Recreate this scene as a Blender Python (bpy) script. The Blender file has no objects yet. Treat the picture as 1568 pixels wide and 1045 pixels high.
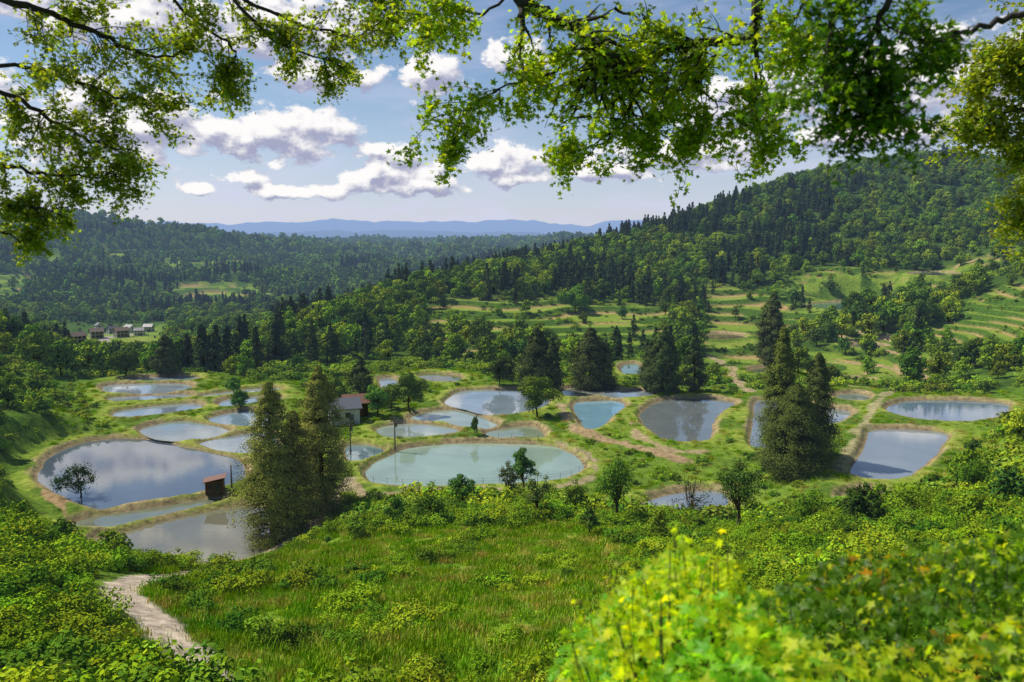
import bpy, math, numpy as np
from mathutils import Vector
sc=bpy.context.scene
sc.view_settings.view_transform='Standard'
sc.view_settings.look='None'
sc.view_settings.exposure=0
rng=np.random.default_rng(7)
F_=1220.0; CZ=40.0
PITCH=math.atan((522.5-365)/F_); CP=math.cos(PITCH); SP=math.sin(PITCH)
# ------------------------------------------------------------ survey helpers
def ray(px,py):
    u=(np.asarray(px,float)-784)/F_; v=(522.5-np.asarray(py,float))/F_
    return u, CP+v*SP, -SP+v*CP
def at_y(px,py,y):
    a,b,c=ray(px,py); s=y/b
    return np.array([a*s,y,CZ+c*s])
def at_z(px,py,z):
    a,b,c=ray(px,py); s=(z-CZ)/c
    return np.stack([a*s,b*s],-1)
def bearing(px): return np.arctan((np.asarray(px,float)-784)/F_)
# ------------------------------------------------------------ noise
def _h(i,j,s):
    n=(i.astype(np.int64)*374761393+j.astype(np.int64)*668265263+s*974711)&0xffffffff
    n=((n^(n>>13))*1274126177)&0xffffffff
    n=n^(n>>16)
    return (n&0xffffff)/float(0xffffff)
def vnoise(x,y,s=0):
    xi=np.floor(x);yi=np.floor(y);fx=x-xi;fy=y-yi
    fx=fx*fx*(3-2*fx);fy=fy*fy*(3-2*fy)
    return (_h(xi,yi,s)*(1-fx)+_h(xi+1,yi,s)*fx)*(1-fy)+(_h(xi,yi+1,s)*(1-fx)+_h(xi+1,yi+1,s)*fx)*fy
def fbm(x,y,o=4,s=0):
    t=0;a=.5;n=0
    for k in range(o):
        t=t+a*vnoise(x*2**k+k*17.3,y*2**k-k*9.1,s+k);n+=a;a*=.5
    return t/n
def sstep(a,b,x):
    t=np.clip((x-a)/(b-a),0,1);return t*t*(3-2*t)
# ------------------------------------------------------------ ponds
P={}
def pond(n,lv,col,pts): P[n]=dict(lv=lv,col=col,px=np.array(pts,float))
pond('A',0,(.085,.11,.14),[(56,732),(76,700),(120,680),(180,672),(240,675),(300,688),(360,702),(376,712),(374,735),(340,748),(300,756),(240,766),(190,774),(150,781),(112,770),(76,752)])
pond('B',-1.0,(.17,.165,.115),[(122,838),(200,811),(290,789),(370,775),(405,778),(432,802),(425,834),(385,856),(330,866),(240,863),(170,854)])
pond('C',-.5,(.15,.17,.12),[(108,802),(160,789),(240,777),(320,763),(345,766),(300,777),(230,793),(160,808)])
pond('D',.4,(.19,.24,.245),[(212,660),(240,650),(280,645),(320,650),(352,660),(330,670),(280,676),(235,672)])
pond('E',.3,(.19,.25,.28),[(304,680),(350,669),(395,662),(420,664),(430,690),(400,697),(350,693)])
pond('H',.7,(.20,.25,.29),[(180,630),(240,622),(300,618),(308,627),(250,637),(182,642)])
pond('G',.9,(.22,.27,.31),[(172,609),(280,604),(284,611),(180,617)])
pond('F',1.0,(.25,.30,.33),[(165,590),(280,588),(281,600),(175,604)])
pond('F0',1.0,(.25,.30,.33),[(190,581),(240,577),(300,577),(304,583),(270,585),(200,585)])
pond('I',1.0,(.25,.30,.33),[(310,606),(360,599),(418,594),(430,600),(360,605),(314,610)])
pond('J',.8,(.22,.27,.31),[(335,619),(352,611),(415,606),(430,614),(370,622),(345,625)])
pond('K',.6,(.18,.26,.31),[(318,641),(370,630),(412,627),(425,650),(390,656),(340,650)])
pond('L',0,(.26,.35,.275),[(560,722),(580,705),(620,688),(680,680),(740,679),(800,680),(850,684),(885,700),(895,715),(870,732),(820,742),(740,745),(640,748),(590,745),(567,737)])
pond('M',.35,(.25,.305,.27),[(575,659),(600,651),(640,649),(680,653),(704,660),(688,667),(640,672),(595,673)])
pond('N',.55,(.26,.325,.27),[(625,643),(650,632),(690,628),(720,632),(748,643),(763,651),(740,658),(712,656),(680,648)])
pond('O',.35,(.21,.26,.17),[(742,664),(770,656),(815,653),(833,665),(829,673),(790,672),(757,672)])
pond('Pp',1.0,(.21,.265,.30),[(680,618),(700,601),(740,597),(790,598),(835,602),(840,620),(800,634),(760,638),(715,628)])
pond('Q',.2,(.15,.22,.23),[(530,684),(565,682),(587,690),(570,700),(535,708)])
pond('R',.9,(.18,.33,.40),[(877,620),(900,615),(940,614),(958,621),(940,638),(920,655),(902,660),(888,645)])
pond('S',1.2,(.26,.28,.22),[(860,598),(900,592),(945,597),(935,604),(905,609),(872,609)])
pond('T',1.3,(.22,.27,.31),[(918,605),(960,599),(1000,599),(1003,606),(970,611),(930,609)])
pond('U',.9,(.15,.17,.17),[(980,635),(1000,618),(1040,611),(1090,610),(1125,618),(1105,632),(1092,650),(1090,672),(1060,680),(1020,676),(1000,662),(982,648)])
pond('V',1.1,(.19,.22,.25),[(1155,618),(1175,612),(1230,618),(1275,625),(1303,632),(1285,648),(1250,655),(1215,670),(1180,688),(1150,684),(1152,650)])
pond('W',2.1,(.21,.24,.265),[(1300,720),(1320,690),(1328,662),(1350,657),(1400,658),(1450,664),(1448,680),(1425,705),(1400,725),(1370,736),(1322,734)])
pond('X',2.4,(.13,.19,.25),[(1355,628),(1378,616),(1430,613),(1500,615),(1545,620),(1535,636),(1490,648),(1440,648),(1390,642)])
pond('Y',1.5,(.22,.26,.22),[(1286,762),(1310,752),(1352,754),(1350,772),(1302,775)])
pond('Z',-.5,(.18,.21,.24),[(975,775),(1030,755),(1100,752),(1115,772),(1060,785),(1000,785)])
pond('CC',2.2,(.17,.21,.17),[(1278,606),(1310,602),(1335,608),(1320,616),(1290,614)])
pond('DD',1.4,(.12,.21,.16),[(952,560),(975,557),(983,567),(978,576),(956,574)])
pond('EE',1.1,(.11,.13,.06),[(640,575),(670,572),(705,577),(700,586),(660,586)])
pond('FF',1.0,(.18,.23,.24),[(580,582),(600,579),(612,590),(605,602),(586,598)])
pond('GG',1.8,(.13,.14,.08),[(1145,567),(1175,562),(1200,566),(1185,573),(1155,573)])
for n,py,y,c,pts in [('AA',515,335,(.18,.15,.09),[(1072,515),(1095,510),(1130,512),(1140,518),(1110,522),(1080,521)]),
                 ('BB',470,395,(.12,.21,.16),[(1238,468),(1270,463),(1320,464),(1345,471),(1310,477),(1260,475)]),
                 ('DE',583,232,(.15,.16,.09),[(1270,583),(1310,580),(1340,584),(1310,588)]),
                 ('EF',530,300,(.17,.18,.12),[(1290,530),(1325,526),(1360,531),(1325,535)]),
                 ('FG',420,432,(.20,.22,.17),[(1390,420),(1430,416),(1470,420),(1430,424)])]:
    cx=np.mean([p[0] for p in pts]); z=at_y(cx,py,y)[2]; pond(n,z,c,pts)
def catmull(p,n=5,closed=True):
    out=[];N=len(p)
    rg=range(N) if closed else range(N-1)
    for i in rg:
        if closed: a,b,c,d=p[(i-1)%N],p[i],p[(i+1)%N],p[(i+2)%N]
        else: a,b,c,d=p[max(i-1,0)],p[i],p[i+1],p[min(i+2,N-1)]
        for k in range(n):
            t=k/n
            out.append(.5*((2*b)+(c-a)*t+(2*a-5*b+4*c-d)*t*t+(3*b-a-3*c+d)*t**3))
    if not closed: out.append(p[-1])
    return np.array(out)
for d in P.values():
    d['w0']=at_z(d['px'][:,0],d['px'][:,1],d['lv'])
    w=catmull(d['w0'],6)
    d['w']=w+.7*np.stack([fbm(w[:,0]/4,w[:,1]/4,2,91)-.5,fbm(w[:,0]/4,w[:,1]/4,2,95)-.5],-1)*2*.6
def seg_dist(x,y,poly,closed=True):
    a=poly; b=np.roll(poly,-1,0)
    if not closed: a=a[:-1];b=b[:-1]
    best=np.full(x.shape,1e18)
    inside=np.zeros(x.shape,bool)
    for (ax,ay),(bx,by) in zip(a,b):
        dx,dy=bx-ax,by-ay; L=dx*dx+dy*dy+1e-12
        t=np.clip(((x-ax)*dx+(y-ay)*dy)/L,0,1)
        q=(x-ax-t*dx)**2+(y-ay-t*dy)**2
        best=np.minimum(best,q)
        if closed:
            c=(ay>y)!=(by>y)
            if c.any():
                xx=ax+(y-ay)/(dy if abs(dy)>1e-12 else 1e-12)*dx
                inside^=(c&(x<xx))
    dd=np.sqrt(best)
    return np.where(inside,-dd,dd) if closed else dd
# ------------------------------------------------------------ terrain control points
C=[]
def c(px,py,y,v=0): q=at_y(px,py,y); C.append((q[0],q[1],q[2]-v))
def cz(px,y,z): C.append(((px-784)/F_*y,y,z))
for q in [(-150,1060,28),(200,1060,31),(400,1060,33),(700,1060,33),(1000,1060,29),(1300,1075,24),(1568,1090,20),(1750,1090,18),
 (-150,950,36),(0,950,38),(150,950,42),(300,950,46),(500,950,48),(700,950,48),(1000,950,45),(1300,955,36),(1568,955,31),(1750,955,30),
 (0,880,50),(200,887,58),(350,885,66),(500,870,65),(700,870,66),(900,870,66),(1100,885,58),(1300,890,48),(1568,885,42),
 (-150,820,58),(0,805,70),(60,845,77),(130,872,84),(300,878,90),(450,850,86),(500,815,90),(600,790,96),(700,778,99),(850,782,99),(950,795,95),(1050,805,92),(1150,808,90),(1300,800,86),(1450,785,78),(1568,760,72),(1750,740,70),
 (0,745,98),(0,700,120),(0,660,138),(-150,620,130),(0,605,165),(0,552,205),(-150,520,200),(0,508,250),(80,575,225),(120,607,200),(60,548,258),(100,650,155),(155,655,160),
 (1568,650,108),(1530,690,104),(1490,720,108),(1568,600,170),(1750,600,120),
 (130,572,265),(200,572,250),(330,566,262),(420,552,275),(500,560,250),(600,556,258),
 (450,508,320),(520,478,370),(620,445,430),(750,418,480),(900,385,560),(1000,358,600),(1100,330,640),(1200,282,680),(1300,259,700),(1400,249,720),(1500,252,720),(1568,260,700),(1750,255,700),
 (700,550,270),(700,503,330),(700,468,390),(850,560,262),(850,520,320),(850,482,370),(850,435,440),(1000,560,262),(1000,500,350),(1000,445,450),(1000,405,520),
 (1150,567,265),(1150,520,330),(1150,455,430),(1150,385,530),(1300,566,258),(1300,520,310),(1300,478,370),(1300,425,430),(1300,350,560),(1450,560,240),(1450,500,300),(1450,433,380),(1450,403,450),(1450,335,560),
 (1568,565,215),(1568,490,280),(1568,405,360),(1568,325,520),(1750,460,250),(1750,350,400),
 (100,508,650),(200,515,600),(300,490,700),(400,490,720),(0,475,750),(0,435,950),(0,385,1200),(0,338,1450),(100,342,1500),(200,343,1500),(280,358,1600),(330,368,1800),(430,381,2200),
 (200,445,950),(200,405,1150),(300,435,1000),(300,408,1300),(400,435,1000),(400,405,1400),(500,410,1500),(500,388,2200),(600,385,2600),(650,374,3000),(700,380,2600),(800,377,3000),(880,378,3200),(1000,380,3500),
 (-250,330,1300),(-250,430,800),(-250,480,400)]: c(*q)
for q in [(500,650,-25),(650,720,-22),(800,820,-15),(1000,950,5),(1300,1050,60),(1500,1050,70),(1000,1500,20),(1300,2000,60),(1500,2000,60),(0,2200,60),(200,2300,50),(330,3200,20),(600,4500,0),(900,5000,0),
 (330,350,-14),(250,400,-24),(150,400,-20),(60,400,-12),(420,420,-16)]: cz(*q)
for a in range(-180,180,20):
    t=math.radians(a)
    for r,z in [(7000,-20),(14000,-60)]: C.append((r*math.sin(t),r*math.cos(t),z))
    if abs(a)>45:
        for r,z in [(1,38.3),(6,37.5),(30,34),(200,35),(1000,80),(3000,40)]: C.append((r*math.sin(t),r*math.cos(t),z))
    else:
        for r,z in [(1,38.3),(5,35.9),(14,29.6)]: C.append((r*math.sin(t),r*math.cos(t),z))
C=[list(q) for q in C]
for n,d in P.items():
    for (x,y) in d['w0']: C.append([x,y,d['lv']+.3])
C=np.array(C)
th=np.arctan2(C[:,0],C[:,1]); rh=np.log(np.hypot(C[:,0],C[:,1]))
K=lambda a,b:np.sqrt(((a[:,None,:]-b[None,:,:])**2).sum(-1)+.02**2)
X=np.stack([th,rh],-1)
A=-K(X,X)
A+=np.eye(len(X))*(.002)
o=np.ones((len(X),1))
S=np.block([[A,o],[o.T,np.zeros((1,1))]])
sol=np.linalg.solve(S,np.append(C[:,2],0))
W_,w0=sol[:-1],sol[-1]
TG=np.radians(np.concatenate([np.arange(-180,-50,4),np.arange(-50,50.01,.4),np.arange(54,181,4)]))
RG=np.arange(0,9.6,.018)
GT,GR=np.meshgrid(TG,RG)
q=np.stack([GT.ravel(),GR.ravel()],-1)
G=np.concatenate([-K(q[i:i+20000],X)@W_+w0 for i in range(0,len(q),20000)]).reshape(GT.shape)
def base(x,y):
    t=np.arctan2(x,y); r=np.log(np.maximum(np.hypot(x,y),1.0))
    i=np.clip(np.searchsorted(TG,t)-1,0,len(TG)-2); ft=np.clip((t-TG[i])/(TG[i+1]-TG[i]),0,1)
    rr=np.clip(r/.018,0,len(RG)-1.001); j=rr.astype(int); fr=rr-j
    return (G[j,i]*(1-ft)+G[j,i+1]*ft)*(1-fr)+(G[j+1,i]*(1-ft)+G[j+1,i+1]*ft)*fr
def open_mask(x,y):
    """terraced clearings on the hillsides"""
    col=784+F_*x/np.maximum(y,1)
    n=fbm(x/70,y/70,3,5)
    m1=sstep(1030,1120,col)*sstep(228,245,y)*(1-sstep(430,480,y))*sstep(.28,.36,n)
    m2=sstep(600,700,col)*(1-sstep(1000,1060,col))*sstep(262,285,y)*(1-sstep(380,420,y))*sstep(.44,.51,n)
    n2=fbm(x/160,y/160,3,9)
    m3=(1-sstep(330,500,col))*sstep(520,640,y)*(1-sstep(1250,1400,y))*sstep(.46,.52,n2)
    m4=sstep(300,340,col)*(1-sstep(480,560,col))*sstep(245,262,y)*(1-sstep(300,330,y))*sstep(.36,.46,n)
    m5=sstep(80,110,col)*(1-sstep(230,260,col))*sstep(330,380,y)*(1-sstep(680,720,y))
    return np.clip(m1+m2+m3+m4+m5,0,1)
def height(x,y):
    x=np.asarray(x,float);y=np.asarray(y,float)
    h=base(x,y); r=np.hypot(x,y)
    tz_=open_mask(x,y)
    amp=.5*sstep(20,50,r)+sstep(250,420,r)*5*(1-.6*tz_)+sstep(700,1500,r)*42
    h=h+amp*(fbm(x/38,y/38,4,1)-.5)*(1-sstep(300,500,r))+amp*(fbm(x/120,y/120,4,2)-.5)*1.5*sstep(300,500,r)
    om=tz_
    st=np.where(r>600,7.0,np.where(r<300,1.2,np.where(r<360,1.8,2.8)))
    t=h/st+.9*(fbm(x/35,y/35,2,3)-.5); fl=np.floor(t); fr=t-fl
    hs=st*(fl+.04*fr+.96*sstep(.58,1,fr))+(h-st*t)
    h=h*(1-om)+hs*om
    tread=om*(1-sstep(.50,.56,fr))
    edge=om*np.exp(-((fr-.60)/.10)**2)
    num=np.zeros(x.shape);den=np.zeros(x.shape);md=np.full(x.shape,99.);ins=np.full(x.shape,np.nan)
    for d in P.values():
        p=d['w'];lo=p.min(0)-11;hi=p.max(0)+11
        k=np.nonzero((x>lo[0])&(x<hi[0])&(y>lo[1])&(y<hi[1]))[0]
        if len(k)==0: continue
        s=seg_dist(x[k],y[k],p)
        dd=np.maximum(s,.04); w=1/dd**2*np.clip(1-s/11,0,1)
        num[k]+=w*d['lv'];den[k]+=w
        md[k]=np.minimum(md[k],s)
        ii=k[s<0]; ins[ii]=d['lv']-1.0*sstep(0,2.5,-s[s<0])
    near=(md<11)&(den>0)
    lv=np.where(near,num/np.maximum(den,1e-9),0)
    bump=.78*sstep(0,1.1,md)-.3*sstep(2,5,md)+.35*(fbm(x/3,y/3,2,4)-.5)*sstep(.4,2,md)
    b=sstep(2.5,10,md)
    h=np.where(near,(lv+bump)*(1-b)+h*b,h)
    h=np.where(np.isnan(ins),h,ins)
    return h,md,tread,edge,om
def hit(px,py,r0=20,r1=3500):
    a,b,c_=ray(px,py); s=np.exp(np.linspace(math.log(r0),math.log(r1),1500))
    X_,Y_,Z_=a*s,b*s,CZ+c_*s
    h=height(X_,Y_)[0]; k=np.nonzero(Z_<h)[0]
    k=k[0] if len(k) else len(s)-1
    return np.array([X_[k],Y_[k],h[k]])
def gz(x,y): return float(height(np.array([x]),np.array([y]))[0][0])
def hitline(pts,**k): return catmull(np.array([hit(*p,**k)[:2] for p in pts]),5,False)
PATH=hitline([(345,1085),(318,1050),(296,1020),(268,985),(240,955),(210,930),(188,908),(205,890),(250,884)])
TR=[(PATH,1.25,(.44,.36,.27)),
 (hitline([(250,884),(300,876),(370,862),(430,838),(470,812),(505,778),(522,750),(535,735)]),1.1,(.34,.27,.17)),
 (hitline([(535,735),(560,760),(640,752),(740,752),(840,748),(900,735),(912,712),(890,690),(850,676)]),.9,(.32,.26,.14)),
 (hitline([(880,655),(905,668),(950,680),(990,690),(1050,708)]),1.3,(.32,.23,.12)),
 (hitline([(960,640),(970,655),(985,672),(1030,690),(1080,692)]),.7,(.32,.25,.13)),
 (hitline([(858,620),(875,650),(905,672)]),.7,(.32,.25,.13)),
 (hitline([(1085,545),(1108,560),(1128,582),(1150,600)]),1.3,(.33,.26,.14)),
 (hitline([(1250,505),(1310,530),(1390,548),(1440,560)]),1.5,(.35,.26,.13)),
 (hitline([(1380,520),(1330,512),(1270,498)]),1.5,(.35,.26,.13)),
 (hitline([(1260,555),(1330,560),(1400,572),(1440,590)]),1.2,(.35,.26,.13)),
 (hitline([(1290,590),(1350,596),(1400,600)]),1.1,(.35,.26,.13)),
 (hitline([(1400,420),(1470,405),(1540,385)],r0=250),2.0,(.36,.27,.13)),
 (hitline([(1060,505),(1100,508),(1150,512)],r0=250),1.5,(.35,.26,.13)),
 (hitline([(1365,600),(1330,640),(1300,690),(1285,720)]),1.0,(.30,.27,.13)),
 (hitline([(300,556),(340,556),(420,545)]),1.7,(.36,.27,.13)),
 (hitline([(60,745),(90,770),(100,800),(90,815),(125,838)]),.8,(.32,.22,.11)),
 (hitline([(120,555),(150,540),(160,520),(200,512)],r0=300),3,(.32,.29,.24)),
]
def track(x,y):
    best=np.zeros(x.shape);col=np.zeros(x.shape+(3,))
    for q_,(pl,w,cc) in enumerate(TR):
        lo=pl.min(0)-5;hi=pl.max(0)+5
        k=np.nonzero((x>lo[0])&(x<hi[0])&(y>lo[1])&(y<hi[1]))[0]
        if len(k)==0: continue
        d=seg_dist(x[k],y[k],pl,False)+(fbm(x[k]/1.1,y[k]/1.1,3,11)-.5)*1.1+(0 if q_<2 else 1)*(fbm(x[k]/4,y[k]/4,2,13)-.5)*2.8
        m=1-sstep(w*.75,w*1.25,d); u=m>best[k]
        best[k]=np.where(u,m,best[k]); col[k[u]]=cc
    return best,col
# ------------------------------------------------------------ mesh builder
def to_mesh(name,parts,mats,smooth=False,link=True,coll=None):
    V=[];LV=[];LT=[];MI=[];CC=[];off=0
    for p in parts:
        v=np.asarray(p[0],float);f=np.asarray(p[1],int)
        V.append(v);LV.append((f+off).ravel());LT.append(np.full(len(f),f.shape[1]));MI.append(np.full(len(f),p[2]))
        cc=np.ones((len(v),4)); 
        if p[3] is not None: cc[:,:3]=p[3]
        CC.append(cc);off+=len(v)
    V=np.concatenate(V);LV=np.concatenate(LV);LT=np.concatenate(LT);MI=np.concatenate(MI);CC=np.concatenate(CC)
    me=bpy.data.meshes.new(name)
    me.vertices.add(len(V));me.vertices.foreach_set('co',V.astype(np.float32).ravel())
    me.loops.add(len(LV));me.loops.foreach_set('vertex_index',LV.astype(np.int32))
    me.polygons.add(len(LT))
    ls=np.concatenate([[0],np.cumsum(LT)[:-1]])
    me.polygons.foreach_set('loop_start',ls.astype(np.int32));me.polygons.foreach_set('loop_total',LT.astype(np.int32))
    me.polygons.foreach_set('material_index',MI.astype(np.int32))
    me.polygons.foreach_set('use_smooth',np.full(len(LT),smooth))
    a=me.attributes.new('Col','FLOAT_COLOR','POINT');a.data.foreach_set('color',CC.astype(np.float32).ravel())
    for m in mats: me.materials.append(m)
    me.update(calc_edges=True)
    ob=bpy.data.objects.new(name,me)
    if coll is not None: coll.objects.link(ob)
    elif link: sc.collection.objects.link(ob)
    return ob
def tube(pts,rad,sides=6):
    pts=np.asarray(pts,float);n=len(pts);rad=np.asarray(rad,float)*np.ones(n)
    t=np.gradient(pts,axis=0);t/=np.linalg.norm(t,axis=1)[:,None]+1e-9
    up=np.where(np.abs(t[:,2:3])>.9,np.array([[1.,0,0]]),np.array([[0,0,1.]]))
    a=np.cross(t,up);a/=np.linalg.norm(a,axis=1)[:,None]+1e-9;b=np.cross(t,a)
    an=np.linspace(0,2*np.pi,sides,endpoint=False)
    V=pts[:,None,:]+rad[:,None,None]*(a[:,None,:]*np.cos(an)[None,:,None]+b[:,None,:]*np.sin(an)[None,:,None])
    V=V.reshape(-1,3);i=np.arange(n-1)[:,None]*sides;j=np.arange(sides)[None,:];k=(j+1)%sides
    Fq=np.stack([i+j,i+k,i+sides+k,i+sides+j],-1).reshape(-1,4)
    return V,Fq
def box(cx,cy,cz_,sx,sy,sz):
    s=np.array([[-1,-1,-1],[1,-1,-1],[1,1,-1],[-1,1,-1],[-1,-1,1],[1,-1,1],[1,1,1],[-1,1,1]])*.5
    V=s*np.array([sx,sy,sz])+np.array([cx,cy,cz_])
    return V,np.array([[0,3,2,1],[4,5,6,7],[0,1,5,4],[1,2,6,5],[2,3,7,6],[3,0,4,7]])
def unit(v): return v/(np.linalg.norm(v,axis=-1,keepdims=True)+1e-9)
def leafquads(cn,nr,size,col,rg,asp=.6):
    n=len(cn);nr=unit(nr);t=unit(np.cross(nr,rg.normal(size=(n,3))));b=np.cross(nr,t)
    s=(np.ones(n)*size)[:,None]
    V=np.stack([cn-t*s,cn-b*s*asp+t*s*.1,cn+t*s,cn+b*s*asp+t*s*.1],1).reshape(-1,3)
    f=np.arange(4*n).reshape(n,4)
    return V,f,np.repeat(col,4,0)
LT_=[(0,0)]
for ang,l in [(-90,.30),(-40,.62),(-8,.36),(35,.92),(62,.42),(90,1.05),(118,.42),(145,.92),(188,.36),(220,.62)]:
    LT_.append((l*math.cos(math.radians(ang)),l*math.sin(math.radians(ang))))
LT_=np.array(LT_)
LF_=np.array([[0,i,i%10+1] for i in range(1,11)])
def lobed(cn,nr,size,col,rg):
    n=len(cn);nr=unit(nr);t=unit(np.cross(nr,rg.normal(size=(n,3))));b=np.cross(nr,t)
    s=(np.ones(n)*size)[:,None,None]
    z=-.18*(LT_[:,0]**2+LT_[:,1]**2)
    V=cn[:,None]+s*(t[:,None]*LT_[None,:,:1]+b[:,None]*LT_[None,:,1:2]+nr[:,None]*z[None,:,None])
    m=len(LT_)
    f=(LF_[None]+np.arange(n)[:,None,None]*m).reshape(-1,3)
    return V.reshape(-1,3),f,np.repeat(col,m,0)
def vcol(base_,n,rg,v=.25,h=.12):
    b=np.array(base_)[None]*(1+v*rg.normal(size=(n,1)).clip(-2,2))
    k=h*rg.normal(size=(n,1)).clip(-2,2)
    b=b*np.concatenate([1+k,1+k*.1,1-k],1)
    return b.clip(.003,.9)
# ------------------------------------------------------------ materials
def newmat(n):
    m=bpy.data.materials.new(n);m.use_nodes=True;nt=m.node_tree;nt.nodes.clear()
    try: m.cycles.emission_sampling='NONE'
    except Exception: pass
    return m,nt
HAZE=(.32,.46,.76,1)  # distance haze painted into materials: emission that grows with distance from the world origin
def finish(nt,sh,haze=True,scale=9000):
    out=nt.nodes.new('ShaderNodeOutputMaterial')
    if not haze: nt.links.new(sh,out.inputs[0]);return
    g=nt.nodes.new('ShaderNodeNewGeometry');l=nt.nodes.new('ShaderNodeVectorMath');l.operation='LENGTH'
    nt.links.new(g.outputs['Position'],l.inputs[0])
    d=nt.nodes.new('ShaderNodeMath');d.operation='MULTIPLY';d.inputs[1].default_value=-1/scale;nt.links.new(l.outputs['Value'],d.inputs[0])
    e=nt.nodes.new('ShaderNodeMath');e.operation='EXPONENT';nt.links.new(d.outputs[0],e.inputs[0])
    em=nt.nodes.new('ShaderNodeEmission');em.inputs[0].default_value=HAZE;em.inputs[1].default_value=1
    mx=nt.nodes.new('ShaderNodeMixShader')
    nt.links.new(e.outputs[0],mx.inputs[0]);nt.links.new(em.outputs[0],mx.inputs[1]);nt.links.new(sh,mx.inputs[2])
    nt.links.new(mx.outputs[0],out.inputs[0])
def foliage(n,trans=.35,haze=True,var=.5,sheen=.02,mul=1.0,sat=1.0):
    m,nt=newmat(n);N=nt.nodes;L=nt.links
    at=N.new('ShaderNodeAttribute');at.attribute_name='Col'
    oi=N.new('ShaderNodeObjectInfo')
    mr=N.new('ShaderNodeMapRange');mr.inputs[3].default_value=mul*(1-var*.5);mr.inputs[4].default_value=mul*(1+var*.5);L.new(oi.outputs['Random'],mr.inputs[0])
    m7=N.new('ShaderNodeMath');m7.operation='MULTIPLY';m7.inputs[1].default_value=7.31;L.new(oi.outputs['Random'],m7.inputs[0])
    fr=N.new('ShaderNodeMath');fr.operation='FRACT';L.new(m7.outputs[0],fr.inputs[0])
    mh=N.new('ShaderNodeMapRange');mh.inputs[3].default_value=.5-.035*min(1,var*2);mh.inputs[4].default_value=.5+.012*min(1,var*2);L.new(fr.outputs[0],mh.inputs[0])
    hs=N.new('ShaderNodeHueSaturation');hs.inputs['Saturation'].default_value=sat;L.new(mh.outputs[0],hs.inputs['Hue']);L.new(mr.outputs[0],hs.inputs['Value']);L.new(at.outputs['Color'],hs.inputs['Color'])
    df=N.new('ShaderNodeBsdfDiffuse');L.new(hs.outputs[0],df.inputs[0])
    last=df.outputs[0]
    if trans>0:
        tr=N.new('ShaderNodeBsdfTranslucent')
        tc=N.new('ShaderNodeMix');tc.data_type='RGBA';tc.blend_type='MULTIPLY';tc.inputs[0].default_value=1;L.new(hs.outputs[0],tc.inputs[6]);tc.inputs[7].default_value=(2.2,2.1,.5,1)
        L.new(tc.outputs[2],tr.inputs[0])
        mx=N.new('ShaderNodeMixShader');mx.inputs[0].default_value=trans;L.new(df.outputs[0],mx.inputs[1]);L.new(tr.outputs[0],mx.inputs[2]);last=mx.outputs[0]
    if sheen>0:
        gl=N.new('ShaderNodeBsdfGlossy');gl.inputs['Roughness'].default_value=.45;gl.inputs[0].default_value=(.8,.85,.8,1)
        m2=N.new('ShaderNodeMixShader');m2.inputs[0].default_value=sheen;L.new(last,m2.inputs[1]);L.new(gl.outputs[0],m2.inputs[2]);last=m2.outputs[0]
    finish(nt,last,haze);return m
def simple(n,col,rough=.8,noise=6,amt=.35,haze=False,metal=0):
    m,nt=newmat(n);N=nt.nodes;L=nt.links
    tc=N.new('ShaderNodeTexCoord');nz=N.new('ShaderNodeTexNoise');nz.inputs['Scale'].default_value=noise;nz.inputs['Detail'].default_value=5
    L.new(tc.outputs['Object'],nz.inputs[0])
    mr=N.new('ShaderNodeMapRange');mr.inputs[1].default_value=.3;mr.inputs[2].default_value=.7;mr.inputs[3].default_value=1-amt;mr.inputs[4].default_value=1+amt;L.new(nz.outputs[0],mr.inputs[0])
    mm=N.new('ShaderNodeVectorMath');mm.operation='SCALE';mm.inputs[0].default_value=col;L.new(mr.outputs[0],mm.inputs['Scale'])
    p=N.new('ShaderNodeBsdfPrincipled');L.new(mm.outputs[0],p.inputs['Base Color']);p.inputs['Roughness'].default_value=rough;p.inputs['Metallic'].default_value=metal
    finish(nt,p.outputs[0],haze);return m
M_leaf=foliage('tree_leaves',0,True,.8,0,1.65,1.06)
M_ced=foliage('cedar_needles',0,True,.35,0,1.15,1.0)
M_near=foliage('near_leaves',.58,False,.1,.015,1.25)
M_grass=foliage('grass_blades',0,False,.5,0,2.0,1.04)
M_bark=simple('bark',(.09,.065,.045),.9,9,.4)
M_dbark=simple('dark_bark',(.035,.027,.02),.9,25,.4)
# terrain material
m,nt=newmat('terrain_ground');N=nt.nodes;L=nt.links
at=N.new('ShaderNodeAttribute');at.attribute_name='Col'
g=N.new('ShaderNodeNewGeometry')
def nz(scale,det,rough=.6):
    k=N.new('ShaderNodeTexNoise');k.inputs['Scale'].default_value=scale;k.inputs['Detail'].default_value=det;k.inputs['Roughness'].default_value=rough;L.new(g.outputs['Position'],k.inputs[0]);return k
n1=nz(.9,6,.7)
mr=N.new('ShaderNodeMapRange');mr.inputs[1].default_value=.32;mr.inputs[2].default_value=.68;mr.inputs[3].default_value=.5;mr.inputs[4].default_value=1.5;L.new(n1.outputs[0],mr.inputs[0])
sm=N.new('ShaderNodeVectorMath');sm.operation='SCALE';L.new(at.outputs['Color'],sm.inputs[0]);L.new(mr.outputs[0],sm.inputs['Scale'])
bp=N.new('ShaderNodeBump');bp.inputs['Strength'].default_value=.7;bp.inputs['Distance'].default_value=.35;L.new(n1.outputs[0],bp.inputs['Height'])
df=N.new('ShaderNodeBsdfDiffuse');L.new(sm.outputs[0],df.inputs[0]);L.new(bp.outputs[0],df.inputs['Normal'])
finish(nt,df.outputs[0]);M_ter=m
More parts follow.
